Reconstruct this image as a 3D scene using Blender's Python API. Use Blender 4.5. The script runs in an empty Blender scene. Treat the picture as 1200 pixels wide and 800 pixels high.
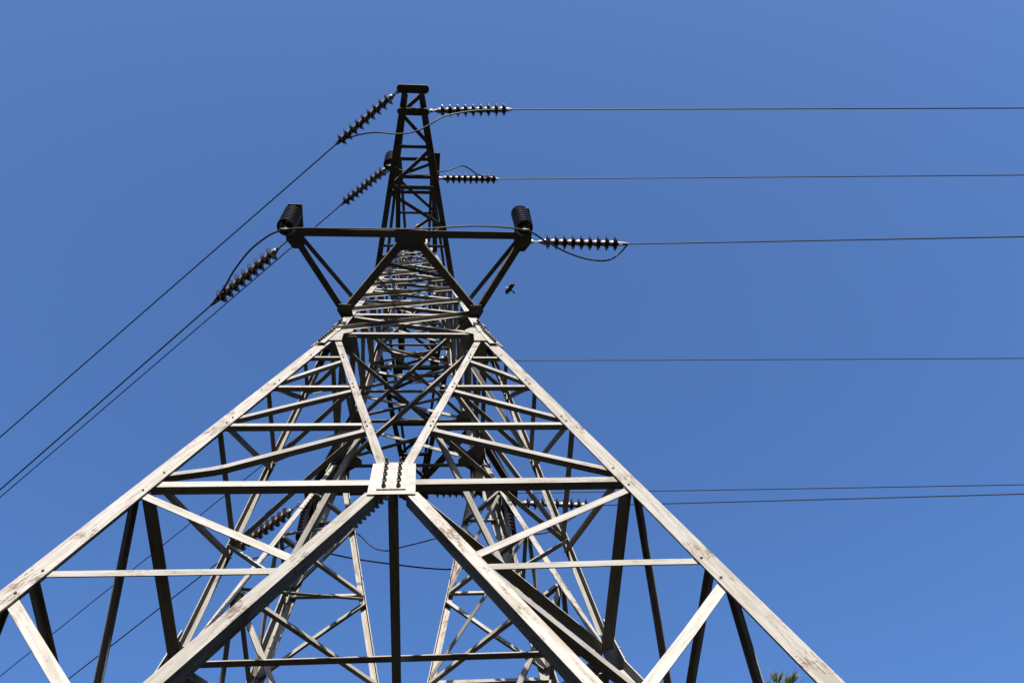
import bpy, bmesh, math, random
from mathutils import Vector, Matrix

random.seed(7)
scene = bpy.context.scene
COL = scene.collection
R = math.radians

# ------------------------------------------------------------------ camera, sky, sun, exposure
S = 2.2            # metres per tower unit (half width of the tower at the big node level)
ZN = 8.213         # height of that node level above the ground


def W(x, y=None, z=None):
    if y is None:
        x, y, z = x
    return Vector((S * x, S * y, S * z + ZN))


cam_data = bpy.data.cameras.new('camera')
cam = bpy.data.objects.new('camera', cam_data)
COL.objects.link(cam)
scene.camera = cam
cam_data.sensor_width = 36.0
cam_data.lens = 30.363
cam_data.clip_start = 0.05
cam_data.clip_end = 9000.0
cR = Vector((0.99575832, -0.04256107, -0.08157159))
cU = Vector((-0.00371778, -0.90446443, 0.42653284))
cF = Vector((0.0919323, 0.42442036, 0.90078622))
cm = Matrix((cR, cU, -cF)).transposed().to_4x4()
cm.translation = W(0.15745416, -3.02908189, -2.98338098)
cam.matrix_world = cm

SUN_EL, SUN_AZ = 28.0, 178.0       # azimuth measured from +Y clockwise: the sun is behind the camera
world = bpy.data.worlds.new('World')
scene.world = world
world.use_nodes = True
wn = world.node_tree.nodes
wl = world.node_tree.links
wn.clear()
sky = wn.new('ShaderNodeTexSky')
sky.sky_type = 'NISHITA'
sky.sun_disc = False
sky.sun_elevation = R(SUN_EL)
sky.sun_rotation = R(SUN_AZ)
sky.altitude = 0.0
sky.air_density = 1.0
sky.dust_density = 4.0
sky.ozone_density = 10.0
bg = wn.new('ShaderNodeBackground')
bg.inputs['Strength'].default_value = 0.0905
wo = wn.new('ShaderNodeOutputWorld')
wl.new(sky.outputs[0], bg.inputs['Color'])
wl.new(bg.outputs[0], wo.inputs['Surface'])

sun_data = bpy.data.lights.new('sun', 'SUN')
sun_data.energy = 5.0
sun_data.angle = R(0.53)
sun_data.color = (1.0, 0.94, 0.85)
sun = bpy.data.objects.new('sun', sun_data)
COL.objects.link(sun)
to_sun = Vector((math.sin(R(SUN_AZ)) * math.cos(R(SUN_EL)), math.cos(R(SUN_AZ)) * math.cos(R(SUN_EL)), math.sin(R(SUN_EL))))
sun.rotation_euler = to_sun.to_track_quat('Z', 'Y').to_euler()
sun.location = (0, -20, 40)

scene.view_settings.view_transform = 'Standard'
scene.view_settings.look = 'None'
scene.view_settings.exposure = 1.63
scene.view_settings.gamma = 1.0
scene.view_settings.use_curve_mapping = False
scene.render.film_transparent = False


# ------------------------------------------------------------------ materials
def new_mat(name):
    m = bpy.data.materials.new(name)
    m.use_nodes = True
    nt = m.node_tree
    b = nt.nodes.get('Principled BSDF')
    return m, nt, b


def ramp(nt, stops, interp='LINEAR'):
    r = nt.nodes.new('ShaderNodeValToRGB')
    r.color_ramp.interpolation = interp
    el = r.color_ramp.elements
    el[0].position, el[0].color = stops[0][0], (*stops[0][1], 1)
    el[1].position, el[1].color = stops[1][0], (*stops[1][1], 1)
    for p, c in stops[2:]:
        e = el.new(p)
        e.color = (*c, 1)
    return r


def steel_material(name, base, dark, rust, rust_amount, rough=0.6, streak=26.0):
    m, nt, b = new_mat(name)
    N, L = nt.nodes, nt.links
    tc = N.new('ShaderNodeTexCoord')
    oi = N.new('ShaderNodeObjectInfo')
    add = N.new('ShaderNodeVectorMath'); add.operation = 'ADD'
    mul = N.new('ShaderNodeMath'); mul.operation = 'MULTIPLY'; mul.inputs[1].default_value = 37.0
    L.new(oi.outputs['Random'], mul.inputs[0])
    L.new(tc.outputs['Object'], add.inputs[0])
    L.new(mul.outputs[0], add.inputs[1])
    mp = N.new('ShaderNodeMapping'); mp.inputs['Scale'].default_value = (streak, streak, 2.2)
    L.new(add.outputs[0], mp.inputs['Vector'])
    n1 = N.new('ShaderNodeTexNoise'); n1.inputs['Scale'].default_value = 1.0
    n1.inputs['Detail'].default_value = 6.0; n1.inputs['Roughness'].default_value = 0.65
    L.new(mp.outputs[0], n1.inputs['Vector'])
    n2 = N.new('ShaderNodeTexNoise'); n2.inputs['Scale'].default_value = 2.3
    n2.inputs['Detail'].default_value = 5.0
    L.new(add.outputs[0], n2.inputs['Vector'])
    n3 = N.new('ShaderNodeTexNoise'); n3.inputs['Scale'].default_value = 38.0
    n3.inputs['Detail'].default_value = 3.0
    L.new(add.outputs[0], n3.inputs['Vector'])
    r1 = ramp(nt, [(0.40, dark), (0.56, base)])
    L.new(n1.outputs['Fac'], r1.inputs[0])
    # rust where streaks and blotches coincide
    mp4 = N.new('ShaderNodeMapping'); mp4.inputs['Scale'].default_value = (46.0, 46.0, 8.0)
    L.new(add.outputs[0], mp4.inputs['Vector'])
    n4 = N.new('ShaderNodeTexNoise'); n4.inputs['Scale'].default_value = 1.0
    n4.inputs['Detail'].default_value = 5.0; n4.inputs['Roughness'].default_value = 0.7
    L.new(mp4.outputs[0], n4.inputs['Vector'])
    mm = N.new('ShaderNodeMath'); mm.operation = 'MULTIPLY'
    L.new(n4.outputs['Fac'], mm.inputs[0]); L.new(n2.outputs['Fac'], mm.inputs[1])
    mm2 = N.new('ShaderNodeMath'); mm2.operation = 'MULTIPLY_ADD'
    mm2.inputs[1].default_value = 0.22
    L.new(n3.outputs['Fac'], mm2.inputs[0]); L.new(mm.outputs[0], mm2.inputs[2])
    r2 = ramp(nt, [(0.40, (0, 0, 0)), (0.49, (1, 1, 1))])
    L.new(mm2.outputs[0], r2.inputs[0])
    sc = N.new('ShaderNodeMath'); sc.operation = 'MULTIPLY'; sc.inputs[1].default_value = rust_amount
    L.new(r2.outputs[0], sc.inputs[0])
    mix = N.new('ShaderNodeMix'); mix.data_type = 'RGBA'
    L.new(sc.outputs[0], mix.inputs[0]); L.new(r1.outputs[0], mix.inputs[6])
    mix.inputs[7].default_value = (*rust, 1)
    # small tone change from bar to bar
    hv = N.new('ShaderNodeHueSaturation')
    mr = N.new('ShaderNodeMapRange')
    mr.inputs['To Min'].default_value = 0.80; mr.inputs['To Max'].default_value = 1.10
    L.new(oi.outputs['Random'], mr.inputs['Value']); L.new(mr.outputs[0], hv.inputs['Value'])
    L.new(mix.outputs[2], hv.inputs['Color'])
    L.new(hv.outputs[0], b.inputs['Base Color'])
    b.inputs['Roughness'].default_value = rough
    b.inputs['Specular IOR Level'].default_value = 0.05
    bp = N.new('ShaderNodeBump'); bp.inputs['Strength'].default_value = 0.25; bp.inputs['Distance'].default_value = 0.004
    L.new(n3.outputs['Fac'], bp.inputs['Height']); L.new(bp.outputs[0], b.inputs['Normal'])
    return m


def plain(name, col, rough=0.5, metal=0.0, spec=0.5, var=0.25, scale=12.0):
    m, nt, b = new_mat(name)
    N, L = nt.nodes, nt.links
    tc = N.new('ShaderNodeTexCoord')
    n = N.new('ShaderNodeTexNoise'); n.inputs['Scale'].default_value = scale; n.inputs['Detail'].default_value = 4
    L.new(tc.outputs['Object'], n.inputs['Vector'])
    lo = tuple(c * (1 - var) for c in col); hi = tuple(min(1, c * (1 + var)) for c in col)
    r = ramp(nt, [(0.3, lo), (0.7, hi)])
    L.new(n.outputs['Fac'], r.inputs[0]); L.new(r.outputs[0], b.inputs['Base Color'])
    b.inputs['Roughness'].default_value = rough
    b.inputs['Metallic'].default_value = metal
    b.inputs['Specular IOR Level'].default_value = spec
    return m


M_STEEL = steel_material('weathered_pale_steel', (0.194, 0.184, 0.169), (0.146, 0.133, 0.113), (0.060, 0.036, 0.020), 0.8)
M_PLATE = steel_material('plate_steel', (0.196, 0.188, 0.175), (0.166, 0.156, 0.139), (0.07, 0.042, 0.024), 0.4, streak=9.0)
M_ARM_SHADED = steel_material('shaded_arm_steel', (0.080, 0.075, 0.067), (0.056, 0.051, 0.044), (0.03, 0.018, 0.011), 0.85)  # darker copy of the pylon steel: underside shade put into the arms' colour
M_BOLT = plain('bolt_steel', (0.045, 0.037, 0.03), 0.6, 0.3)
M_BOLT_G = plain('galvanised_bolt', (0.12, 0.11, 0.10), 0.6, 0.0)
M_BRACE = steel_material('brace_steel', (0.200, 0.190, 0.176), (0.158, 0.146, 0.127), (0.065, 0.041, 0.024), 0.45)
M_PORC = plain('brown_porcelain', (0.013, 0.0065, 0.005), 0.16, 0.0, 0.6, 0.3, 5.0)
M_CAP = plain('insulator_cap_iron', (0.135, 0.13, 0.125), 0.5, 0.2)
M_FIT = plain('galvanised_fitting', (0.06, 0.057, 0.053), 0.5, 0.3)
M_WIRE = plain('aluminium_conductor', (0.010, 0.0098, 0.0095), 0.6, 0.0, 0.15, 0.15, 30.0)
M_CONC = plain('footing_concrete', (0.24, 0.23, 0.21), 0.9, 0.0, 0.2)


# ------------------------------------------------------------------ helpers
def tag(o, label=None, cat=None, group=None, kind=None):
    if label: o['label'] = label
    if cat: o['category'] = cat
    if group: o['group'] = group
    if kind: o['kind'] = kind
    return o


def link(name, me, mat, parent=None, M=None):
    o = bpy.data.objects.new(name, me)
    COL.objects.link(o)
    if mat and not me.materials:
        me.materials.append(mat)
    if parent:
        o.parent = parent
    if M is not None:
        o.matrix_basis = (PW[parent].inverted() @ M) if parent in PW else M
    PW[o] = M if M is not None else Matrix.Identity(4)
    return o


PW = {}


def empty(name, M):
    o = bpy.data.objects.new(name, None)
    COL.objects.link(o)
    o.empty_display_size = 0.3
    o.matrix_basis = M
    PW[o] = M
    return o


def prism(name, poly, length, bend=None):
    """polygon (x, y) extruded along +z; bend = (fraction, sideways shift) for a bar that is kinked"""
    n = len(poly)
    lv = [(0, 0), (1, 0)] if not bend else [(0, 0), (bend[0] - 0.06, bend[1] * 0.9), (bend[0], bend[1]), (bend[0] + 0.06, bend[1] * 0.93), (1, 0)]
    v = [(x + d, y, length * k) for k, d in lv for x, y in poly]
    m = len(lv) - 1
    f = [tuple(reversed(range(n))), tuple(range(m * n, m * n + n))]
    f += [(j * n + i, j * n + (i + 1) % n, (j + 1) * n + (i + 1) % n, (j + 1) * n + i) for j in range(m) for i in range(n)]
    me = bpy.data.meshes.new(name)
    me.from_pydata(v, [], f)
    bm = bmesh.new(); bm.from_mesh(me)
    bmesh.ops.recalc_face_normals(bm, faces=bm.faces)
    bm.to_mesh(me); bm.free()
    return me


JIT = [0]


def jit():
    JIT[0] = (JIT[0] * 7 + 3) % 17
    return (JIT[0] - 8) * 0.00035


def member(name, p0, p1, n, w, w2=None, t=0.010, edge='low', inward=True, off=0.0, parent=None, mat=None, bend=None):
    """rolled angle bar from p0 to p1 (tower units); n is the outward normal of the wide flange"""
    a, b = W(p0), W(p1)
    ax = (b - a).normalized()
    n = Vector(n)
    n = (n - ax * n.dot(ax)).normalized()
    u = n.cross(ax).normalized()
    w2 = w2 or w
    lo = -1 if u.z > 0 else 1
    if abs(u.z) < 0.02:
        lo = -1
    e = lo if edge == 'low' else -lo
    h = w / 2
    if inward:
        poly = [(e * h, 0), (-e * h, 0), (-e * h, -t), (e * (h - t), -t), (e * (h - t), -w2), (e * h, -w2)]
    else:
        poly = [(e * h, w2), (e * (h - t), w2), (e * (h - t), 0), (-e * h, 0), (-e * h, -t), (e * h, -t)]
    me = prism(name, poly, (b - a).length, bend)
    M = Matrix((u, n, ax)).transposed().to_4x4()
    M.translation = a + n * (off + jit())
    return link(name, me, mat or (M_STEEL if name == 'main_brace' else M_BRACE), parent, M)


def plate(name, pts, n, th, off, parent, mat=None):
    """flat plate: pts tower-unit points in one plane, n outward normal; back face at off"""
    P = [W(p) for p in pts]
    c = sum(P, Vector()) / len(P)
    n = Vector(n).normalized()
    x = (P[1] - P[0]); x = (x - n * x.dot(n)).normalized()
    y = n.cross(x)
    poly = [((p - c).dot(x), (p - c).dot(y)) for p in P]
    me = prism(name, poly, th)
    M = Matrix((x, y, n)).transposed().to_4x4()
    M.translation = c + n * (off + jit())
    return link(name, me, mat or M_PLATE, parent, M)


def box_bar(name, p0, p1, up, wu, wv, parent, mat=None, chamfer=0.0):
    """solid rectangular bar (flat strap or plate) from p0 to p1"""
    a, b = W(p0), W(p1)
    ax = (b - a).normalized()
    up = Vector(up); up = (up - ax * up.dot(ax)).normalized()
    s = up.cross(ax)
    poly = [(-wu / 2, -wv / 2), (wu / 2, -wv / 2), (wu / 2, wv / 2), (-wu / 2, wv / 2)]
    me = prism(name, poly, (b - a).length)
    M = Matrix((s, up, ax)).transposed().to_4x4()
    M.translation = a
    return link(name, me, mat or M_ARM_SHADED, parent, M)


def lathe(bm, prof, seg=14, axis='x', M=None):
    """surface of revolution; prof = list of (s, r)"""
    rings = []
    for s, r in prof:
        ring = []
        for k in range(seg):
            a = 2 * math.pi * k / seg
            p = Vector((s, r * math.cos(a), r * math.sin(a))) if axis == 'x' else Vector((r * math.cos(a), r * math.sin(a), s))
            ring.append(bm.verts.new(M @ p if M else p))
        rings.append(ring)
    for i in range(len(rings) - 1):
        for k in range(seg):
            bm.faces.new((rings[i][k], rings[i][(k + 1) % seg], rings[i + 1][(k + 1) % seg], rings[i + 1][k]))
    bm.faces.new(rings[0]); bm.faces.new(list(reversed(rings[-1])))


def finish(bm, name, smooth=True, angle=40):
    bmesh.ops.recalc_face_normals(bm, faces=bm.faces)
    me = bpy.data.meshes.new(name)
    bm.to_mesh(me); bm.free()
    if smooth:
        me.polygons.foreach_set('use_smooth', [True] * len(me.polygons))
        try:
            me.set_sharp_from_angle(angle=R(angle))
        except Exception:
            pass
    return me


def catmull(P, n=8):
    out = []
    Q = [P[0] * 2 - P[1]] + P + [P[-1] * 2 - P[-2]]
    for i in range(1, len(Q) - 2):
        a, b, c, d = Q[i - 1], Q[i], Q[i + 1], Q[i + 2]
        for k in range(n):
            t = k / n
            out.append(0.5 * (2 * b + (c - a) * t + (2 * a - 5 * b + 4 * c - d) * t * t + (3 * b - a - 3 * c + d) * t ** 3))
    out.append(P[-1])
    return out


def tube(name, pts, r, seg=6):
    bm = bmesh.new()
    rings = []
    for i, p in enumerate(pts):
        t = (pts[min(i + 1, len(pts) - 1)] - pts[max(i - 1, 0)]).normalized()
        a = t.cross(Vector((0, 0, 1)))
        if a.length < 1e-3: a = Vector((1, 0, 0))
        a.normalize(); b = t.cross(a)
        rr = r(i / (len(pts) - 1)) if callable(r) else r
        rings.append([bm.verts.new(p + a * rr * math.cos(2 * math.pi * k / seg) + b * rr * math.sin(2 * math.pi * k / seg)) for k in range(seg)])
    for i in range(len(rings) - 1):
        for k in range(seg):
            bm.faces.new((rings[i][k], rings[i][(k + 1) % seg], rings[i + 1][(k + 1) % seg], rings[i + 1][k]))
    bm.faces.new(rings[0]); bm.faces.new(list(reversed(rings[-1])))
    return finish(bm, name)


# ------------------------------------------------------------------ the ground
def build_ground():
    m, nt, b = new_mat('dark_heath_ground')
    N, L = nt.nodes, nt.links
    tc = N.new('ShaderNodeTexCoord')
    n = N.new('ShaderNodeTexNoise'); n.inputs['Scale'].default_value = 0.35; n.inputs['Detail'].default_value = 8
    L.new(tc.outputs['Object'], n.inputs['Vector'])
    r = ramp(nt, [(0.35, (0.011, 0.010, 0.006)), (0.65, (0.022, 0.020, 0.012))])
    L.new(n.outputs['Fac'], r.inputs[0]); L.new(r.outputs[0], b.inputs['Base Color'])
    b.inputs['Roughness'].default_value = 0.95
    b.inputs['Specular IOR Level'].default_value = 0.1
    bm = bmesh.new()
    radii = [0, 6, 12, 25, 60, 150, 400, 1200, 4000]
    rings = []
    for r_ in radii[1:]:
        ring = []
        for k in range(48):
            a = 2 * math.pi * k / 48
            bump = 0 if r_ < 8 else 0.01 * min(r_, 400) * math.sin(3 * a + r_) * 0.5
            ring.append(bm.verts.new((r_ * math.cos(a), r_ * math.sin(a), min(0.0, -0.02 * 0 + bump))))
        rings.append(ring)
    c = bm.verts.new((0, 0, 0))
    for k in range(48):
        bm.faces.new((c, rings[0][k], rings[0][(k + 1) % 48]))
    for i in range(len(rings) - 1):
        for k in range(48):
            bm.faces.new((rings[i][k], rings[i + 1][k], rings[i + 1][(k + 1) % 48], rings[i][(k + 1) % 48]))
    o = link('ground', finish(bm, 'ground'), m, None, Matrix.Identity(4))
    tag(o, kind='structure')


build_ground()


def build_hill_screen():
    """added slopes out of view that block low sky light; lower on the side the sun comes from"""
    rnd = random.Random(3)
    m = plain('screen_slope', (0.024, 0.030, 0.013), 0.9, 0, 0.05, 0.4, 0.02)  # unseen dark ring, added to keep horizon light off the steel
    bm = bmesh.new()
    NA = 96
    ph = [rnd.uniform(0, 6.28) for _ in range(6)]
    rings = []
    for r_, f in ((235, 0.0), (270, 0.16), (320, 0.38), (380, 0.62), (450, 0.84), (530, 1.0), (640, 1.02), (900, 0.7)):
        ring = []
        for k in range(NA):
            a = 2 * math.pi * k / NA                       # from +Y clockwise
            ds = abs((math.degrees(a) - 180 + 180) % 360 - 180)
            el = 28.0 if ds > 60 else 11.0 + 17.0 * (ds / 60.0) ** 2
            el += 1.6 * math.sin(3 * a + ph[0]) + 1.1 * math.sin(7 * a + ph[1]) + 0.7 * math.sin(17 * a + ph[2])
            top = 530 * math.tan(R(min(el, 29.5)))
            z = top * f + (0 if f == 0 else rnd.uniform(-4, 4)) - (6 if f == 0 else 0)
            ring.append(bm.verts.new((r_ * math.sin(a), r_ * math.cos(a), z)))
        rings.append(ring)
    for i in range(len(rings) - 1):
        for k in range(NA):
            bm.faces.new((rings[i][k], rings[i][(k + 1) % NA], rings[i + 1][(k + 1) % NA], rings[i + 1][k]))
    o = link('hill_screen', finish(bm, 'hill_screen', True, 80), m, None, Matrix.Identity(4))
    tag(o, kind='structure')


build_hill_screen()

# ------------------------------------------------------------------ the pylon
BW, HW_Z, KU = 0.534, 2.428, 0.1312       # half width and height of the waist, taper above it
KL = (1 - BW) / HW_Z
ZL, DZ = 2.934, 1.0925                     # lower crossarm level, spacing of the arm levels
ZM, ZT = ZL + DZ, ZL + 2 * DZ
GZ = -ZN / S                               # the ground in tower units


def hw(z):
    return 1 - KL * z if z < HW_Z else BW - KU * (z - HW_Z)


def rz(p, i):
    x, y, z = p
    for _ in range(i % 4):
        x, y = -y, x
    return (x, y, z)


tower = empty('lattice_pylon', Matrix.Identity(4))
tag(tower, 'tall pale steel lattice transmission pylon rising overhead with three pairs of crossarms', 'pylon')

NL = Vector((0, -1, KL)).normalized()
NU = Vector((0, -1, KU)).normalized()


def fpt(x, z):
    return (x, -hw(z), z)


# bolts (shared meshes)
def bolt_mesh(r, length):
    bm = bmesh.new()
    lathe(bm, [(0, r), (r * 1.1, r), (r * 1.1, r * 0.6), (length, r * 0.6)], 6, 'z')
    return finish(bm, 'bolt', False)


BOLT = bolt_mesh(0.021, 0.062)
BOLT_S = bolt_mesh(0.023, 0.040)
BOLT_T = bolt_mesh(0.011, 0.016)


def bow():
    return (random.uniform(0.35, 0.65), random.uniform(-0.012, 0.012))


def bolt(p, n, parent, off, me=None):
    me = me or BOLT
    n = Vector(n).normalized()
    x = n.orthogonal().normalized()
    M = Matrix((x, n.cross(x), n)).transposed().to_4x4()
    M.translation = W(p) + n * off
    return link('bolt', me, M_BOLT_G if me is BOLT_T else M_BOLT, parent, M)


def leg_bar(i, za, zb, w, t):
    """corner angle: i-th corner, flanges lying in the two faces"""
    sec = []
    ws, ts = w / S, t / S
    for z in (za, zb):
        h = hw(z) if za < HW_Z else BW - KU * (z - HW_Z)
        pts = [(-h, -h), (-h + ws, -h), (-h + ws, -h + ts), (-h + ts, -h + ts), (-h + ts, -h + ws), (-h, -h + ws)]
        sec.append([W(rz((x, y, z), i)) for x, y in pts])
    a, b = sec[0][0], sec[1][0]
    ax = (b - a).normalized()
    x = Vector(rz((1, 0, 0), i)); x = (x - ax * x.dot(ax)).normalized()
    y = ax.cross(x)
    M = Matrix((x, y, ax)).transposed().to_4x4(); M.translation = a
    Mi = M.inverted()
    v = [Mi @ p for p in sec[0]] + [Mi @ p for p in sec[1]]
    f = [(5, 4, 3, 2, 1, 0), (6, 7, 8, 9, 10, 11)] + [(k, (k + 1) % 6, 6 + (k + 1) % 6, 6 + k) for k in range(6)]
    me = bpy.data.meshes.new('leg'); me.from_pydata(v, [], f)
    return link('leg', me, M_STEEL, tower, M)


V0, V1 = (BW - 0.055, 2.33), (0.045, 0.10)          # upper V brace (x, z)
VL0, VL1 = (0.080, -0.14), (hw(-3.52) - 0.17, -3.52)  # lower inverted V


def xv(z):
    t = (z - V0[1]) / (V1[1] - V0[1])
    return V0[0] + t * (V1[0] - V0[0])


def xl(z):
    t = (z - VL0[1]) / (VL1[1] - VL0[1])
    return VL0[0] + t * (VL1[0] - VL0[0])


ZV = [1.88, 1.285, 0.675]          # levels of the sub struts above the big node
LW = 0.165
for i in range(4):
    leg_bar(i, GZ - 0.05, HW_Z, LW, 0.016)
    leg_bar(i, HW_Z + 0.004, 4.62, 0.135, 0.014)
    leg_bar(i, 4.624, 6.44, 0.105, 0.012)

IN = -0.024          # behind the leg flange
for i in range(4):
    NLi, NUi = rz(NL, i), rz(NU, i)
    F = lambda x, z: rz(fpt(x, z), i)
    for s in (-1, 1):
        # the big V between waist and centre plate, and the inverted V below it
        member('main_brace', F(s * V0[0], V0[1]), F(s * V1[0], V1[1]), NLi, 0.092, 0.07, 0.011, 'high', True, 0.004, tower)
        member('main_brace', F(s * VL0[0], VL0[1]), F(s * VL1[0], VL1[1]), NLi, 0.108, 0.112, 0.012, 'low', True, 0.004, tower)
        # horizontal struts at the big node
        member('horizontal_strut', F(s * (hw(0) - 0.045), 0.0), F(s * 0.07, -0.005), NLi, 0.112, 0.075 if i % 2 == 0 else 0.125, 0.010, 'low', True, IN, tower)
        # fan of secondary struts and diagonals between leg and V
        for k, z in enumerate(ZV):
            wd = (0.062, 0.068, 0.075)[k]
            member('horizontal_strut', F(s * (hw(z) - 0.035), z), F(s * (xv(z) - 0.01), z), NLi, wd, wd * 0.8, 0.008, 'low', True, IN, tower)
            zn = (ZV[k + 1] + 0.07) if k < 2 else 0.085
            member('diagonal_brace', F(s * (xv(z - 0.06) - 0.01), z - 0.06), F(s * (hw(zn) - 0.035), zn), NLi, wd + 0.004, wd * 0.8, 0.008, 'low', True, IN, tower,
                   bend=(0.74, 0.12) if (i == 0 and s == -1 and k == 2) else bow())
            bolt(F(s * (hw(z) - 0.052), z), NLi, tower, 0.001, BOLT_T)
            bolt(F(s * (hw(zn) - 0.052), zn), NLi, tower, 0.001, BOLT_T)
            bolt(F(s * (xv(z) + 0.006), z), NLi, tower, 0.005, BOLT_T)
            bolt(F(s * (xv(z - 0.06) + 0.006), z - 0.06), NLi, tower, 0.005, BOLT_T)
        # lower panel
        for zl, zv_, wd, nm in ((-0.085, -0.63, 0.085, 'diagonal_brace'), (-0.69, -0.70, 0.080, 'horizontal_strut'), (-0.82, -1.45, 0.085, 'diagonal_brace'),
                                (-1.50, -1.53, 0.080, 'horizontal_strut'), (-1.62, -2.30, 0.085, 'diagonal_brace'), (-2.36, -2.38, 0.080, 'horizontal_strut')):
            member(nm, F(s * (hw(zl) - 0.035), zl), F(s * (xl(zv_) + 0.01), zv_), NLi, wd, wd * 0.5, 0.008, 'high', True, IN, tower, bend=bow())
            if zl > -1.0:
                bolt(F(s * (hw(zl) - 0.055), zl), NLi, tower, 0.001, BOLT_T)
        # waist gusset between leg, V and horizontal
        g = [(0.545, 2.34), (0.505, 2.60), (0.445, 2.60), (0.385, 2.50), (0.385, 2.435), (0.44, 2.39), (0.435, 2.21), (0.560, 2.21)]
        pz = [rz((s * x, -(hw(2.30) - KL * (z - 2.30)), z), i) for x, z in g]
        if s < 0: pz = pz[::-1]
        gp = plate('gusset_plate', pz, NLi, 0.010, 0.018, tower)
        # leg splice plates either side of the bend, with their row of bolts
        for za, zb, nn in ((2.12, HW_Z - 0.005, NLi), (HW_Z + 0.005, 2.70, NUi)):
            q = [(s * (hw(za) - 0.004), za), (s * (hw(zb) - 0.004), zb), (s * (hw(zb) - 0.052), zb), (s * (hw(za) - 0.060), za)]
            pp = [rz((x, -hw(z), z), i) for x, z in q]
            if s > 0: pp = pp[::-1]
            sp = plate('splice_plate', pp, nn, 0.012, 0.029, tower)
            nb = 7 if za < HW_Z - 0.1 else 5
            for k in range(nb):
                z = za + (zb - za) * (k + 0.5) / nb
                bolt(rz((s * (hw(z) - 0.020), -hw(z), z), i), nn, sp, 0.041, BOLT_S)
    # centre plate with cover plate and two bolt rows
    pp = [F(-0.094, -0.165), F(0.094, -0.165), F(0.090, 0.140), F(-0.090, 0.140)]
    cp = plate('gusset_plate', pp, NLi, 0.012, 0.010, tower)
    c2 = plate('cover_plate', [F(-0.060, -0.130), F(0.055, -0.130), F(0.055, 0.137), F(-0.057, 0.137)], NLi, 0.012, 0.024, tower)
    for sx in (-0.032, 0.026):
        for k in range(5):
            bolt(F(sx, 0.122 - k * 0.058), NLi, c2, 0.036)
    # waist strut, upper body
    lev = [HW_Z, ZL, 3.33, 3.69, ZM, 4.38, 4.74, ZT, 5.48, 5.82, 6.13]
    for k, z in enumerate(lev):
        wd = max(0.040, 0.076 - 0.005 * k)
        member('horizontal_strut', rz((-(hw(z) - 0.03), -hw(z), z), i), rz((hw(z) - 0.03, -hw(z), z), i), NUi, wd, wd * 0.9, 0.008, 'low', True, -0.022 if k else 0.006, tower)
    lev.append(6.40)
    for k in range(len(lev) - 1):
        za, zb = lev[k] + 0.05, lev[k + 1] - 0.04
        wd = max(0.038, 0.064 - 0.004 * k)
        a, b = (rz((-(hw(za) - 0.02), -hw(za), za), i), rz((hw(zb) - 0.02, -hw(zb), zb), i))
        member('lattice_brace', a, b, NUi, wd, wd, 0.007, 'high', False, 0.008, tower)
        a, b = (rz((hw(za) - 0.02, -hw(za), za), i), rz((-(hw(zb) - 0.02), -hw(zb), zb), i))
        member('lattice_brace', a, b, NUi, wd, wd, 0.007, 'low', True, -0.026, tower)

# horizontal frames inside the body
DOWN = (0, 0, -1)
for i in range(4):
    P = lambda p: rz(p, i)
    # diamond between the four centre plates, its struts up to the V nodes
    member('diaphragm_bar', P((-0.05, -0.955, -0.02)), P((-0.955, -0.05, -0.02)), DOWN, 0.115, 0.10, 0.010, 'high', True, 0.0, tower)
    z3 = ZV[2] - 0.03
    for sa in (0, 1):
        p = (-xv(z3), -hw(z3) + 0.02, z3) if sa == 0 else (-hw(z3) + 0.02, -xv(z3), z3)
        n = Vector((0.6, 0.35, -0.7)) if sa == 0 else Vector((0.35, 0.6, -0.7))
        member('hip_brace', P(p), P((-0.47 - 0.02 * sa, -0.49 + 0.02 * sa, 0.01)), P(n), 0.062, 0.055, 0.008, 'low', True, 0.0, tower)
    for k, z in enumerate(ZV):
        z = z - 0.015
        member('hip_brace', P((-xv(z), -hw(z) + 0.022, z)), P((-hw(z) + 0.022, -xv(z), z)), DOWN, 0.058, 0.05, 0.007, 'high', True, 0.004 * k, tower, bend=bow())
        if k < 2:
            zb = ZV[k + 1] + 0.02
            member('hip_brace', P((-hw(z) + 0.024, -xv(z), z - 0.03)), P((-xv(zb), -hw(zb) + 0.024, zb)), (0.5, 0.5, -0.7), 0.052, 0.045, 0.007, 'high', True, 0.0, tower)
    for z in (-0.67, -1.49, -2.34):
        member('hip_brace', P((-xl(z), -hw(z) + 0.03, z)), P((-hw(z) + 0.03, -xl(z), z)), DOWN, 0.08, 0.07, 0.008, 'low', True, 0.0, tower)
    # corner plates at the waist and under the lower arms
    for z, e in ((HW_Z - 0.02, 0.175), (ZL - 0.02, 0.11)):
        h = hw(z) - 0.012
        plate('corner_plate', [P((-h, -h, z)), P((-h, -h + e, z)), P((-h + 0.06, -h + e, z)), P((-h + e, -h + 0.06, z)), P((-h + e, -h, z))], DOWN, 0.010, 0.0, tower)
for a in (0, 1):
    member('diaphragm_bar', rz((0, -0.96, -0.035 + 0.05 * a), a), rz((0, 0.96, -0.035 + 0.05 * a), a), DOWN, 0.092 - 0.012 * a, 0.085, 0.009, 'high' if a else 'low', True, 0.0, tower)
    for z, wd in ((HW_Z - 0.03, 0.064), (ZL + 0.0, 0.058), (ZM, 0.05), (ZT, 0.045)):
        h = hw(z) - 0.03
        zz = z - 0.012 - 0.03 * a
        member('diaphragm_bar', rz((-h, -h, zz), a), rz((h, h, zz), a), DOWN, wd, wd, 0.008, 'low', True, 0.0, tower)

# peak cap
bm = bmesh.new()
lathe(bm, [(-0.10, 0.07), (-0.04, 0.10), (0.06, 0.085), (0.11, 0.03)], 10, 'z')
Mp = Matrix.Translation(W(0, 0, 6.45))
link('peak_cap', finish(bm, 'peak_cap'), M_PLATE, tower, Mp)


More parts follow.
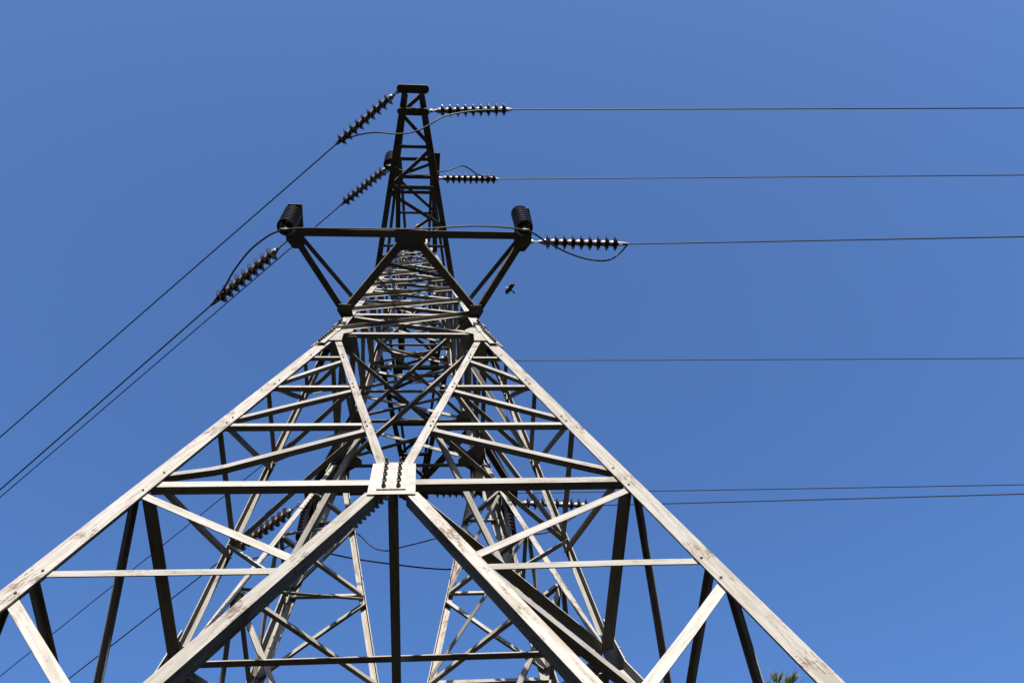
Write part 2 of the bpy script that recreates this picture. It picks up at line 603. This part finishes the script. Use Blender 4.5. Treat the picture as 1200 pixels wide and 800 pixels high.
# ---------------------------------------------------------------- crossarms
def chord_pair(name, segs, w, w2, t):
    """one mesh holding the two chords of an arm (angle bars), in world coordinates"""
    me = bpy.data.meshes.new(name)
    V, Fs = [], []
    for p0, p1, side in segs:
        a, b = W(p0), W(p1)
        ax = (b - a).normalized()
        n = Vector((0, 0, -1)); n = (n - ax * n.dot(ax)).normalized()
        u = n.cross(ax).normalized()
        e = side
        poly = [(e * w / 2, 0), (-e * w / 2, 0), (-e * w / 2, -t), (e * (w / 2 - t), -t), (e * (w / 2 - t), -w2), (e * w / 2, -w2)]
        o = len(V)
        for q in (a, b):
            V += [q + u * x + n * y for x, y in poly]
        Fs += [tuple(o + k for k in (5, 4, 3, 2, 1, 0)), tuple(o + 6 + k for k in range(6))]
        Fs += [(o + k, o + (k + 1) % 6, o + 6 + (k + 1) % 6, o + 6 + k) for k in range(6)]
    me.from_pydata(V, [], Fs)
    bm = bmesh.new(); bm.from_mesh(me); bmesh.ops.recalc_face_normals(bm, faces=bm.faces); bm.to_mesh(me); bm.free()
    return me


def arm_obj(segs, w, w2, t):
    return link('crossarm', chord_pair('crossarm', segs, w, w2, t), M_ARM_SHADED, tower, Matrix.Identity(4))


def hplate(name, pts, z, th, parent, i, mat=None):
    pp = [rz((x, y, z), i) for x, y in pts]
    a = sum((pp[k][0] * pp[(k + 1) % len(pp)][1] - pp[(k + 1) % len(pp)][0] * pp[k][1]) for k in range(len(pp)))
    return plate(name, pp, DOWN, th, 0.0, parent, mat or M_ARM_SHADED)


def low_arm(i, label):
    Q = lambda x, y, z: rz((x, y, z), i)
    z = ZL - 0.03
    h = hw(ZL)
    yb = -1.095
    arm = arm_obj([(Q(-h - 0.005, -h - 0.03, z), Q(-0.035, -1.055, z), 1), (Q(h + 0.005, -h - 0.03, z), Q(0.035, -1.055, z), -1)], 0.125, 0.08, 0.012)
    arm['label'] = label
    member('end_beam', Q(-0.86, yb, z - 0.012), Q(0.86, yb, z - 0.012), DOWN, 0.118, 0.12, 0.012, 'low', True, 0.0, arm, M_ARM_SHADED)
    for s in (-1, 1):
        member('arm_strut', Q(s * (h + 0.02), -h - 0.03, z - 0.02), Q(s * 0.80, -1.06, z - 0.02), DOWN, 0.105, 0.09, 0.010, 'high', True, 0.0, arm, M_ARM_SHADED)
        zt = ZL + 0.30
        member('tie_bar', Q(s * hw(zt), -hw(zt) - 0.01, zt), Q(s * 0.80, -1.07, ZL + 0.05), (0, -0.5, -0.85), 0.07, 0.06, 0.008, 'high', True, 0.0, arm, M_ARM_SHADED)
        # bracket under the end of the beam: carries string and jumper insulator
        b0, b1 = (0.735, 0.860)
        hplate('end_plate', [(s * b0, -0.985), (s * b0, -1.305), (s * (b1 - 0.03), -1.305), (s * b1, -1.20), (s * b1, -1.05), (s * (b1 - 0.045), -0.985)], z - 0.028, 0.016, arm, i)
        hplate('corner_plate', [(s * (h - 0.035), -h - 0.095), (s * (h + 0.055), -h - 0.10), (s * (h + 0.065), -h - 0.05), (s * (h + 0.02), -h + 0.035), (s * (h - 0.05), -h - 0.01)], z - 0.034, 0.012, arm, i)
    hplate('end_plate', [(-0.108, -1.045), (0.108, -1.045), (0.108, -1.135), (-0.108, -1.135)], z - 0.034, 0.016, arm, i)
    hplate('end_plate', [(-0.060, -0.985), (0.060, -0.985), (0.100, -1.046), (-0.100, -1.046)], z - 0.036, 0.012, arm, i)
    return arm


def mid_arm(i, label):
    Q = lambda x, y, z: rz((x, y, z), i)
    z = ZM
    h = hw(ZM)
    xc = lambda y: h + (0.062 - h) * (-y - h) / (1.90 - h)
    arm = arm_obj([(Q(-h, -h, z), Q(-0.062, -1.90, z), 1), (Q(h, -h, z), Q(0.062, -1.90, z), -1)], 0.100, 0.09, 0.010)
    arm['label'] = label
    zt = 4.50
    for s in (-1, 1):
        member('tie_bar', Q(s * hw(zt), -hw(zt), zt), Q(s * 0.055, -1.86, z + 0.05), (0, -0.3, -0.95), 0.055, 0.05, 0.007, 'low', True, 0.0, arm, M_ARM_SHADED)
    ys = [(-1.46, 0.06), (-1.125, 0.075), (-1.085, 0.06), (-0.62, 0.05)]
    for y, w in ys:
        member('arm_strut', Q(-xc(y), y, z - 0.012), Q(xc(y), y, z - 0.012), DOWN, w, 0.05, 0.007, 'low', True, 0.0, arm, M_ARM_SHADED)
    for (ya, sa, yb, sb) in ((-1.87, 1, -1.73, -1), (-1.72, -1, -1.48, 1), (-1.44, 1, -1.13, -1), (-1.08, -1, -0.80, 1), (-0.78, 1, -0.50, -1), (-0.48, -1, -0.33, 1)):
        member('arm_brace', Q(sa * xc(ya), ya, z - 0.02), Q(sb * xc(yb), yb, z - 0.02), DOWN, 0.065, 0.05, 0.007, 'low', True, 0.0, arm, M_ARM_SHADED)
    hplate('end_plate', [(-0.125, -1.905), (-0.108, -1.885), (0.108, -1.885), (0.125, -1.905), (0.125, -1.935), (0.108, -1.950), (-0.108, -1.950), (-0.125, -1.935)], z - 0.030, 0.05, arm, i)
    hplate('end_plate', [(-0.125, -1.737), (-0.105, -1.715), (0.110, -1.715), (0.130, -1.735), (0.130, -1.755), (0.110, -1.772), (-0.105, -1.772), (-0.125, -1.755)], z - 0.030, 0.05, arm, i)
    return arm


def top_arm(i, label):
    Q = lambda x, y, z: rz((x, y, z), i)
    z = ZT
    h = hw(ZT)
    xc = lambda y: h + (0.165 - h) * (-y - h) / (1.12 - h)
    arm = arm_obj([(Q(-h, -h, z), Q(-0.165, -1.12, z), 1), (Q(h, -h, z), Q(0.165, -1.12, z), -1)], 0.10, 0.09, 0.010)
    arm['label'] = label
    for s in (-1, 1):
        member('tie_bar', Q(s * hw(5.6), -hw(5.6), 5.6), Q(s * 0.15, -1.09, z + 0.04), (0, -0.4, -0.9), 0.06, 0.05, 0.007, 'low', True, 0.0, arm, M_ARM_SHADED)
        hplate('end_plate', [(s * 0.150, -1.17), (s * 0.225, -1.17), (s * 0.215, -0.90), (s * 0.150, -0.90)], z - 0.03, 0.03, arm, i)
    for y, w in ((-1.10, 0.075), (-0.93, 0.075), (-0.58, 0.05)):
        member('arm_strut', Q(-xc(y), y, z - 0.012), Q(xc(y), y, z - 0.012), DOWN, w, 0.05, 0.007, 'low', True, 0.0, arm, M_ARM_SHADED)
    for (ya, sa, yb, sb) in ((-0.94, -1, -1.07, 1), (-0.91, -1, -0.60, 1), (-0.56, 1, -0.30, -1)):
        member('arm_brace', Q(sa * xc(ya), ya, z - 0.02), Q(sb * xc(yb), yb, z - 0.02), DOWN, 0.06, 0.05, 0.007, 'low', True, 0.0, arm, M_ARM_SHADED)
    return arm


low_arm(0, 'wide T-shaped lower crossarm pointing to the viewer')
low_arm(2, 'wide T-shaped lower crossarm on the far side')
mid_arm(0, 'long tapering middle crossarm reaching to the top of the picture')
mid_arm(2, 'long tapering middle crossarm on the far side')
top_arm(0, 'short upper crossarm on the near side')
top_arm(2, 'short upper crossarm on the far side')

# footings
for i, (sx, sy, lb) in enumerate(((-1, -1, 'front left'), (1, -1, 'front right'), (1, 1, 'rear right'), (-1, 1, 'rear left'))):
    h = hw(GZ) - 0.05
    bm = bmesh.new()
    lathe(bm, [(-0.4, 0.62), (0.16, 0.55), (0.20, 0.50)], 4, 'z', Matrix.Rotation(R(45), 4, 'Z'))
    o = link('concrete_footing', finish(bm, 'concrete_footing', False), M_CONC, None, Matrix.Translation((sx * h * S, sy * h * S, 0)))
    tag(o, 'square concrete footing under the %s leg of the pylon' % lb, 'footing', 'pylon footings')


# ------------------------------------------------------------------ insulators
def disc_mesh(r):
    """porcelain shed, axis +x"""
    bm = bmesh.new()
    k = r / 0.115
    lathe(bm, [(0.000, 0.030), (0.012, 0.050 * k), (0.026, 0.090 * k), (0.040, r), (0.052, r * 0.985), (0.056, 0.085 * k), (0.072, 0.080 * k),
               (0.062, 0.060 * k), (0.078, 0.054 * k), (0.070, 0.040), (0.074, 0.022)], 20)
    return finish(bm, 'disc', True, 50)


def cap_mesh():
    bm = bmesh.new()
    lathe(bm, [(-0.060, 0.014), (-0.056, 0.030), (-0.040, 0.043), (0.008, 0.052), (0.018, 0.050)], 14)
    return finish(bm, 'cap', True, 50)


def shackle_mesh(L):
    bm = bmesh.new()
    lathe(bm, [(0, 0.012), (L, 0.012)], 6)
    lathe(bm, [(0.01, 0.032), (0.055, 0.032)], 8)
    lathe(bm, [(L - 0.06, 0.024), (L - 0.015, 0.028)], 8)
    M = Matrix.Translation((0.03, 0, 0)) @ Matrix.Rotation(R(90), 4, 'Y')
    lathe(bm, [(-0.06, 0.014), (0.06, 0.014)], 6, 'x', M)
    lathe(bm, [(-0.075, 0.024), (-0.05, 0.024)], 6, 'x', M)
    return finish(bm, 'shackle', True, 40)


def clamp_mesh(L):
    bm = bmesh.new()
    lathe(bm, [(0, 0.018), (0.02, 0.036), (L * 0.6, 0.030), (L, 0.015)], 8)
    for x in (0.04, 0.06, 0.08):
        M = Matrix.Translation((min(x, L - 0.02), 0, -0.02)) @ Matrix.Rotation(R(90), 4, 'Y')
        lathe(bm, [(-0.03, 0.012), (0.06, 0.012)], 6, 'x', M)
    return finish(bm, 'clamp', True, 40)


DISC, CAP, DISC_B = disc_mesh(0.118), cap_mesh(), disc_mesh(0.136)
PITCH = 0.134


def frame_x(p, d):
    d = Vector(d).normalized()
    y = Vector((0, 0, 1)).cross(d)
    if y.length < 1e-3: y = Vector((0, 1, 0))
    y.normalize()
    M = Matrix((d, y, d.cross(y))).transposed().to_4x4()
    M.translation = p
    return M


def string(p, az, dip, lead, tail, label, n=9, name='insulator_string', group='tension insulator strings', pitch=PITCH):
    """horizontal disc string; returns the world point where the wire leaves it"""
    d = Vector((math.cos(R(az)) * math.cos(R(dip)), math.sin(R(az)) * math.cos(R(dip)), -math.sin(R(dip))))
    M = frame_x(W(p), d)
    root = empty(name, M)
    tag(root, label, 'insulator', group)
    link('shackle', shackle_mesh(lead), M_FIT, root, M)
    for k in range(n):
        Md = M @ Matrix.Translation((lead + 0.04 + k * pitch, 0, 0)) @ Matrix.Rotation(random.uniform(0, 6), 4, 'X')
        dd = link('disc', DISC, M_PORC, root, Md)
        link('cap', CAP, M_CAP, dd, Md)
    x = lead + 0.04 + (n - 1) * pitch + 0.07
    link('clamp', clamp_mesh(tail), M_FIT, root, M @ Matrix.Translation((x, 0, 0)))
    return M @ Vector((x + tail - 0.02, 0, 0))


def hanging(p, length, label, n=8, parent_name='jumper_insulator'):
    M = frame_x(W(p), (0.0, 0.0, -1.0))
    root = empty(parent_name, M)
    tag(root, label, 'insulator', 'hanging jumper insulators')
    lead = 0.06
    link('shackle', shackle_mesh(lead + 0.02), M_FIT, root, M)
    pitch = (length - 0.14) / n
    for k in range(n):
        Md = M @ Matrix.Translation((lead + 0.04 + k * pitch, 0, 0))
        dd = link('disc', DISC_B, M_PORC, root, Md)
        link('cap', CAP, M_CAP, dd, Md)
    bm = bmesh.new()
    e = length
    lathe(bm, [(-0.09, 0.02), (0.0, 0.03)], 8, 'x', Matrix.Translation((e, 0, 0)))
    lathe(bm, [(-0.07, 0.012), (-0.06, 0.020), (0.06, 0.020), (0.07, 0.012)], 8, 'x', Matrix.Translation((e + 0.02, 0, 0)) @ Matrix.Rotation(R(90), 4, 'Y'))
    link('clamp', finish(bm, 'clamp', True, 40), M_FIT, root, M)
    return M @ Vector((e + 0.03, 0, 0))


ends = {}
ends['lowR'] = string((0.852, -1.050, ZL - 0.035), -0.25, 2.5, 0.20, 0.20, 'horizontal insulator string at right end of the T-shaped lower arm')
ends['lowL'] = string((-0.836, -1.048, ZL - 0.035), 139.5, 2.5, 0.30, 0.22, 'slanting insulator string at left end of the T-shaped lower arm')
ends['midR'] = string((0.130, -1.745, ZM), -3.0, 2.5, 0.14, 0.12, 'topmost horizontal insulator string on the right of the pylon tip')
ends['midL'] = string((-0.112, -1.895, ZM), 139.5, 2.5, 0.15, 0.13, 'topmost slanting insulator string on the left of the pylon tip')
ends['topR'] = string((0.205, -0.920, ZT), -1.0, 2.5, 0.12, 0.10, 'second horizontal insulator string from the top, right of the pylon', pitch=0.120)
ends['topL'] = string((-0.215, -1.055, ZT), 140.75, 2.5, 0.20, 0.14, 'second slanting insulator string from the top, left of the pylon', pitch=0.122)
ends['flowR'] = string((0.885, 1.235, ZL - 0.02), 1.5, 2.5, 0.07, 0.10, 'insulator string behind the right legs at the level of the centre plate')
ends['flowL'] = string((-0.905, 1.215, ZL - 0.02), 142.5, 2.5, 0.22, 0.14, 'brown insulator string behind the left legs, seen through the lattice')
ends['fmidR'] = string((0.130, 1.900, ZM), 0.25, 2.5, 0.10, 0.10, 'insulator string hidden behind the horizontal strut right of the centre plate')
ends['fmidL'] = string((-0.250, 1.880, ZM), 134.0, 2.5, 0.08, 0.10, 'brown insulator string just under the centre plate')
ends['ftopR'] = string((0.205, 0.985, ZT), 1.5, 2.5, 0.10, 0.10, 'insulator string of the upper far arm, right side, inside the lattice', pitch=0.122)
ends['ftopL'] = string((-0.205, 1.010, ZT), 142.0, 2.5, 0.16, 0.14, 'insulator string of the upper far arm, left side, inside the lattice', pitch=0.122)

hb = {}
hb['nl'] = hanging((-0.800, -1.240, 2.945), 0.94, 'dark ribbed insulator hanging at left tip of the near T-shaped arm')
hb['nr'] = hanging((0.768, -1.262, 2.945), 0.94, 'dark ribbed insulator hanging at right tip of the near T-shaped arm')
hb['fl'] = hanging((-0.838, 1.275, 2.945), 0.94, 'dark ribbed insulator hanging at left tip of the far lower arm')
hb['fr'] = hanging((0.772, 1.275, 2.945), 0.94, 'dark ribbed insulator hanging at right tip of the far lower arm')
hb['tl'] = hanging((-0.222, -1.135, 5.085), 0.86, 'dark ribbed insulator hanging left of the narrow upper arm', 7)


# ------------------------------------------------------------------ conductors and jumpers
def conductor(start, az, label, span=190.0, slope=0.045):
    pts = []
    n = 70
    for k in range(n + 1):
        d = span * (k / n) ** 1.6
        z = -slope * d * (1 - d / span)
        pts.append(start + Vector((math.cos(R(az)) * d, math.sin(R(az)) * d, z)))
    o = link('conductor_wire', tube('conductor_wire', pts, 0.0115), M_WIRE, None, Matrix.Identity(4))
    tag(o, label, 'wire', 'conductor wires')


conductor(ends['midR'], -2.2, 'topmost wire running right across the sky')
conductor(ends['topR'], -2.3, 'second wire from the top running right across the sky')
conductor(ends['lowR'], -2.8, 'third wire from the top running right from the T-shaped arm')
conductor(ends['ftopR'], -1.6, 'fourth wire from the top on the right, leaving behind the right leg')
conductor(ends['fmidR'], -2.0, 'fifth wire from the top on the right, upper of the close pair')
conductor(ends['flowR'], -2.7, 'lowest wire on the right, lower of the close pair')
conductor(ends['midL'], 139.1, 'uppermost wire sloping down to the left edge')
conductor(ends['topL'], 139.0, 'lowest of the three near wires reaching the left edge, thin')
conductor(ends['lowL'], 138.6, 'second near wire sloping down to the left edge')
conductor(ends['flowL'], 139.4, 'lowest wire at bottom left, passing behind the left legs')
conductor(ends['fmidL'], 139.0, 'wire leaving the string under the centre plate, mostly behind the brace')
conductor(ends['ftopL'], 139.0, 'wire at lower left crossing behind the upper left lattice')


def jumper(pts, label):
    P = [p if isinstance(p, Vector) else W(p) for p in pts]
    o = link('jumper_cable', tube('jumper_cable', catmull(P, 7), 0.0135), M_WIRE, None, Matrix.Identity(4))
    tag(o, label, 'cable', 'jumper cables')


jumper([ends['lowL'], (-1.315, -0.686, 2.85), (-1.181, -0.897, 2.72), (-1.012, -1.1, 2.6), hb['nl'], (-0.431, -1.268, 2.46), (0.036, -1.279, 2.44),
        (0.452, -1.30, 2.46), hb['nr'], (0.926, -1.16, 2.58), (1.095, -1.047, 2.68), (1.265, -0.97, 2.76), (1.416, -0.94, 2.83), (1.51, -0.976, 2.88), ends['lowR']],
       'dark cable looping along the T-shaped arm between its two strings')
jumper([ends['midL'], (-0.496, -1.537, 3.95), (-0.305, -1.61, 3.8), (-0.099, -1.622, 3.72), (0.044, -1.652, 3.72), (0.174, -1.714, 3.78),
        (0.253, -1.744, 3.84), (0.474, -1.775, 3.92), ends['midR']], 'dark cable looping under the pylon tip between the topmost strings')
jumper([ends['topL'], (-0.45, -0.885, 4.95), (-0.244, -1.055, 4.8), hb['tl'], (-0.05, -1.077, 4.66), (0.072, -1.069, 4.66), (0.163, -1.082, 4.7),
        (0.286, -1.08, 4.78), (0.412, -1.101, 4.88), (0.486, -1.065, 4.95), (0.587, -0.98, 5.04), ends['topR']],
       'dark cable between the second strings from the top')
jumper([ends['flowL'], (-1.33, 1.62, 2.74), (-1.08, 1.43, 2.57), hb['fl'], (-0.609, 1.345, 2.44), (-0.175, 1.40, 2.38), (0.333, 1.45, 2.36), (0.62, 1.40, 2.42), hb['fr'],
        (1.10, 1.31, 2.62), (1.32, 1.27, 2.76), ends['flowR']], 'lower thin cable sagging across the gap below the centre plate')
jumper([ends['fmidL'], (-0.55, 2.292, 3.9), (-0.405, 2.355, 3.78), (-0.263, 2.351, 3.72), (-0.132, 2.297, 3.7), (0.184, 2.187, 3.68), (0.435, 2.113, 3.72),
        (0.601, 2.041, 3.82), ends['fmidR']], 'upper thin cable looping just below the centre plate')
jumper([ends['ftopL'], (-0.45, 1.16, 4.95), (-0.2, 1.10, 4.78), (0.05, 1.06, 4.72), (0.3, 1.04, 4.80), (0.5, 1.0, 4.95), ends['ftopR']],
       'thin cable of the upper far arm inside the lattice')


# ------------------------------------------------------------------ bird
def build_bird():
    dvec = Vector((0.08859563, 0.36936394, 0.92505194))
    c = W(0.15745416, -3.02908189, -2.98338098) + dvec * 33.0
    m_h = plain('bird_pale_head', (0.32, 0.32, 0.32), 0.8, 0, 0.2, 0.1, 20)
    m_b = plain('bird_brown_plumage', (0.06, 0.052, 0.045), 0.8, 0, 0.2, 0.2, 20)
    m_w = plain('bird_grey_wing', (0.14, 0.12, 0.10), 0.8, 0, 0.2, 0.3, 14)
    # body along -x (flight direction), wings along y
    M = Matrix.Translation(c) @ Matrix.Rotation(R(30), 4, 'Z') @ Matrix.Rotation(R(14), 4, 'X') @ Matrix.Scale(1.02, 4)
    bm = bmesh.new()
    lathe(bm, [(-0.175, 0.004), (-0.150, 0.012), (-0.135, 0.024), (-0.110, 0.030), (-0.085, 0.030), (-0.04, 0.046), (0.02, 0.050), (0.08, 0.036), (0.13, 0.020), (0.15, 0.008)], 12)
    root = link('bird', finish(bm, 'bird', True, 80), m_b, None, M)
    tag(root, 'small brown bird with a pale head flying in the sky right of the pylon', 'bird')

    def sheet(name, outline, th, mat):
        bm = bmesh.new()
        top = [bm.verts.new((x, y, z + th / 2)) for x, y, z in outline]
        bot = [bm.verts.new((x, y, z - th / 2)) for x, y, z in outline]
        n = len(outline)
        bm.faces.new(top); bm.faces.new(list(reversed(bot)))
        for k in range(n):
            bm.faces.new((top[k], bot[k], bot[(k + 1) % n], top[(k + 1) % n]))
        bmesh.ops.triangulate(bm, faces=[f for f in bm.faces if len(f.verts) > 4])
        link(name, finish(bm, name, True, 40), mat, root, M)
    hb_ = bmesh.new()
    lathe(hb_, [(-0.180, 0.004), (-0.150, 0.016), (-0.132, 0.028), (-0.108, 0.034), (-0.085, 0.032)], 12)
    link('head', finish(hb_, 'head', True, 80), m_h, root, M)
    for s in (-1, 1):
        zz = lambda y: 0.01 + 0.18 * y
        o = [(-0.07, 0.03), (-0.10, 0.12), (-0.055, 0.22), (0.03, 0.29), (0.065, 0.285), (0.07, 0.22), (0.085, 0.14), (0.07, 0.03)]
        o = [(x, s * y, zz(y)) for x, y in o]
        if s < 0: o = o[::-1]
        sheet('wing', o, 0.010, m_w)
    sheet('tail', [(0.11, -0.018, 0.0), (0.11, 0.018, 0.0), (0.235, 0.045, 0.0), (0.225, 0.0, 0.0), (0.235, -0.045, 0.0)], 0.008, m_b)
    sheet('tail_tip', [(0.215, -0.044, 0.0), (0.215, 0.044, 0.0), (0.262, 0.050, 0.0), (0.262, -0.050, 0.0)], 0.012, m_h)


build_bird()


# ------------------------------------------------------------------ pine behind the right leg
def build_pine(base, height, label, seed):
    rnd = random.Random(seed)
    root = empty('pine_tree', Matrix.Translation(base))
    tag(root, label, 'tree')
    m_bark = plain('pine_bark', (0.13, 0.085, 0.055), 0.9, 0, 0.1, 0.4, 8)
    m, nt, b = new_mat('pine_needles')
    N, L = nt.nodes, nt.links
    tc = N.new('ShaderNodeTexCoord')
    n = N.new('ShaderNodeTexNoise'); n.inputs['Scale'].default_value = 2.2; n.inputs['Detail'].default_value = 3
    L.new(tc.outputs['Object'], n.inputs['Vector'])
    r = ramp(nt, [(0.3, (0.080, 0.108, 0.028)), (0.7, (0.125, 0.140, 0.040))])
    L.new(n.outputs['Fac'], r.inputs[0]); L.new(r.outputs[0], b.inputs['Base Color'])
    b.inputs['Roughness'].default_value = 0.6
    B = Vector(base)
    wood = bmesh.new()

    def limb(pts, r0, r1, seg=6):
        rings = []
        for i, p in enumerate(pts):
            t = (pts[min(i + 1, len(pts) - 1)] - pts[max(i - 1, 0)]).normalized()
            a = t.orthogonal().normalized(); c = t.cross(a)
            rr = r0 + (r1 - r0) * i / (len(pts) - 1)
            rings.append([wood.verts.new(p + a * rr * math.cos(2 * math.pi * k / seg) + c * rr * math.sin(2 * math.pi * k / seg)) for k in range(seg)])
        for i in range(len(rings) - 1):
            for k in range(seg):
                wood.faces.new((rings[i][k], rings[i][(k + 1) % seg], rings[i + 1][(k + 1) % seg], rings[i + 1][k]))
        wood.faces.new(rings[0]); wood.faces.new(list(reversed(rings[-1])))

    V, Fs = [], []

    def tuft(p, d, size, cnt):
        d = d.normalized()
        a = d.orthogonal().normalized(); c = d.cross(a)
        for _ in range(cnt):
            ph = rnd.uniform(0, 6.283); op = rnd.uniform(0.15, 0.95)
            s0 = rnd.uniform(0, 0.75) * size
            dirn = (d * math.cos(op) + (a * math.cos(ph) + c * math.sin(ph)) * math.sin(op)).normalized()
            q = p + d * s0
            ln = size * rnd.uniform(0.45, 0.75)
            w = dirn.orthogonal().normalized() * 0.011
            o = len(V)
            V.extend([q - w, q + w, q + dirn * ln])
            Fs.append((o, o + 1, o + 2))

    trunk = [Vector((0.25 * math.sin(0.5 * k), 0.2 * math.sin(0.8 * k + 1), height * k / 10)) for k in range(11)]
    limb(trunk, height * 0.016, 0.03, 8)
    z = height * 0.42
    while z < height * 0.985:
        f = (z - height * 0.42) / (height * 0.58)
        reach = (1 - f) ** 0.8 * height * 0.20 + 0.55
        k0 = z / height * 10
        i0 = min(9, int(k0)); bp = trunk[i0].lerp(trunk[i0 + 1], k0 - i0)
        nb = rnd.randint(4, 6)
        ph = rnd.uniform(0, 6.28)
        for kk in range(nb):
            a = ph + kk * 6.283 / nb + rnd.uniform(-0.3, 0.3)
            rl = reach * rnd.uniform(0.7, 1.1)
            up = rnd.uniform(0.25, 0.6) + 0.5 * f
            pts = [bp + Vector((math.cos(a) * rl * t, math.sin(a) * rl * t, rl * up * t * t)) for t in (0, 0.35, 0.7, 1.0)]
            limb(pts, 0.035 * (1.2 - f), 0.010, 5)
            for t in (0.45, 0.6, 0.72, 0.84, 1.0):
                i = min(2, int(t * 3)); q = pts[i].lerp(pts[i + 1], t * 3 - i) if t < 1 else pts[3]
                for _ in range(3 if t < 1 else 4):
                    dd = Vector((math.cos(a) + rnd.uniform(-1, 1), math.sin(a) + rnd.uniform(-1, 1), rnd.uniform(0.5, 1.6))).normalized()
                    ln = rnd.uniform(0.12, 0.38)
                    limb([q, q + dd * ln * 0.5, q + dd * ln], 0.008, 0.005, 4)
                    tuft(q + dd * ln * 0.35, dd, rnd.uniform(0.20, 0.30), 75)
        z += height * rnd.uniform(0.028, 0.042)
    # leading shoots
    for k in range(40):
        a = rnd.uniform(0, 6.28); d = Vector((math.cos(a) * 2.2, math.sin(a) * 2.2, 1)).normalized()
        q = trunk[-1] - Vector((0, 0, 0.1))
        ln = rnd.uniform(0.25, 1.35)
        limb([q, q + d * ln * 0.6, q + d * ln], 0.012, 0.006, 4)
        tuft(q + d * ln * 0.6, Vector((d.x * 0.4, d.y * 0.4, 1)), 0.24, 120)
    Mb = Matrix.Translation(B)
    link('trunk', finish(wood, 'trunk', True, 60), m_bark, root, Mb)
    me = bpy.data.meshes.new('crown'); me.from_pydata([tuple(v) for v in V], [], Fs)
    link('crown', me, m, root, Mb)


build_pine((8.34, 9.12, -0.02), 15.22, 'green pine whose tip shows beside the right leg at the bottom edge', 5)


# ------------------------------------------------------------------ unseen pine wood added to keep light off the pylon's undersides
def build_wood_screen():
    rnd = random.Random(21)
    m = plain('screen_foliage', (0.026, 0.036, 0.013), 0.8, 0, 0.1, 0.35, 0.8)
    cx, cy = 0.35, -6.66
    spots = []
    V, Fs = [], []
    tries = 0
    while len(spots) < 240 and tries < 20000:
        tries += 1
        a = rnd.uniform(0, 6.283); r = rnd.uniform(15.5, 46)
        x, y = r * math.cos(a), r * math.sin(a)
        da = abs((math.degrees(math.atan2(x, -y)) + 180) % 360 - 180)   # angle from the sun side
        if da < 60 and r < 19: continue
        if any((x - p) ** 2 + (y - q) ** 2 < 7.0 for p, q in spots): continue
        if (x - 8.95) ** 2 + (y - 8.75) ** 2 < 30: continue
        dist = math.hypot(x - cx, y - cy)
        h = min(rnd.uniform(9.5, 15.0), 1.2 + dist * math.tan(R(28)))
        if da < 75:      # sized to shade the ground yet leave the pylon sunlit
            h = min(h + 4, 4.0 + max(0.0, (r * math.cos(R(da))) - 3.5) * math.tan(R(SUN_EL)), 15.5) * rnd.uniform(0.9, 1.0)
        spots.append((x, y))
        # trunk
        o = len(V)
        for k in range(5):
            b = 6.283 * k / 5
            V.append((x + 0.16 * math.cos(b), y + 0.16 * math.sin(b), -0.2))
        V.append((x, y, h * 0.95))
        for k in range(5): Fs.append((o + k, o + (k + 1) % 5, o + 5))
        R0 = rnd.uniform(1.5, 2.2)
        for _ in range(330):
            t = rnd.random() ** 0.8
            z = h * (0.06 + 0.94 * t)
            rr = R0 * (1 - t) ** 0.7 * rnd.uniform(0.45, 1.05) + 0.12
            b = rnd.uniform(0, 6.283)
            c = Vector((x + rr * math.cos(b), y + rr * math.sin(b), z))
            sz = rnd.uniform(0.35, 0.75)
            n = Vector((rnd.gauss(0, 1), rnd.gauss(0, 1), rnd.gauss(0, 1))).normalized()
            u = n.orthogonal().normalized() * sz; w = n.cross(u)
            o = len(V)
            V.extend([tuple(c - u * 0.5 - w * 0.3), tuple(c + u * 0.5 - w * 0.3), tuple(c + w * 0.6)])
            Fs.append((o, o + 1, o + 2))
    me = bpy.data.meshes.new('pine_screen'); me.from_pydata(V, [], Fs)
    o = link('pine_screen', me, m, None, Matrix.Identity(4))
    tag(o, 'dark pine wood added out of view round the pylon to block light', 'wood', kind='stuff')


build_wood_screen()
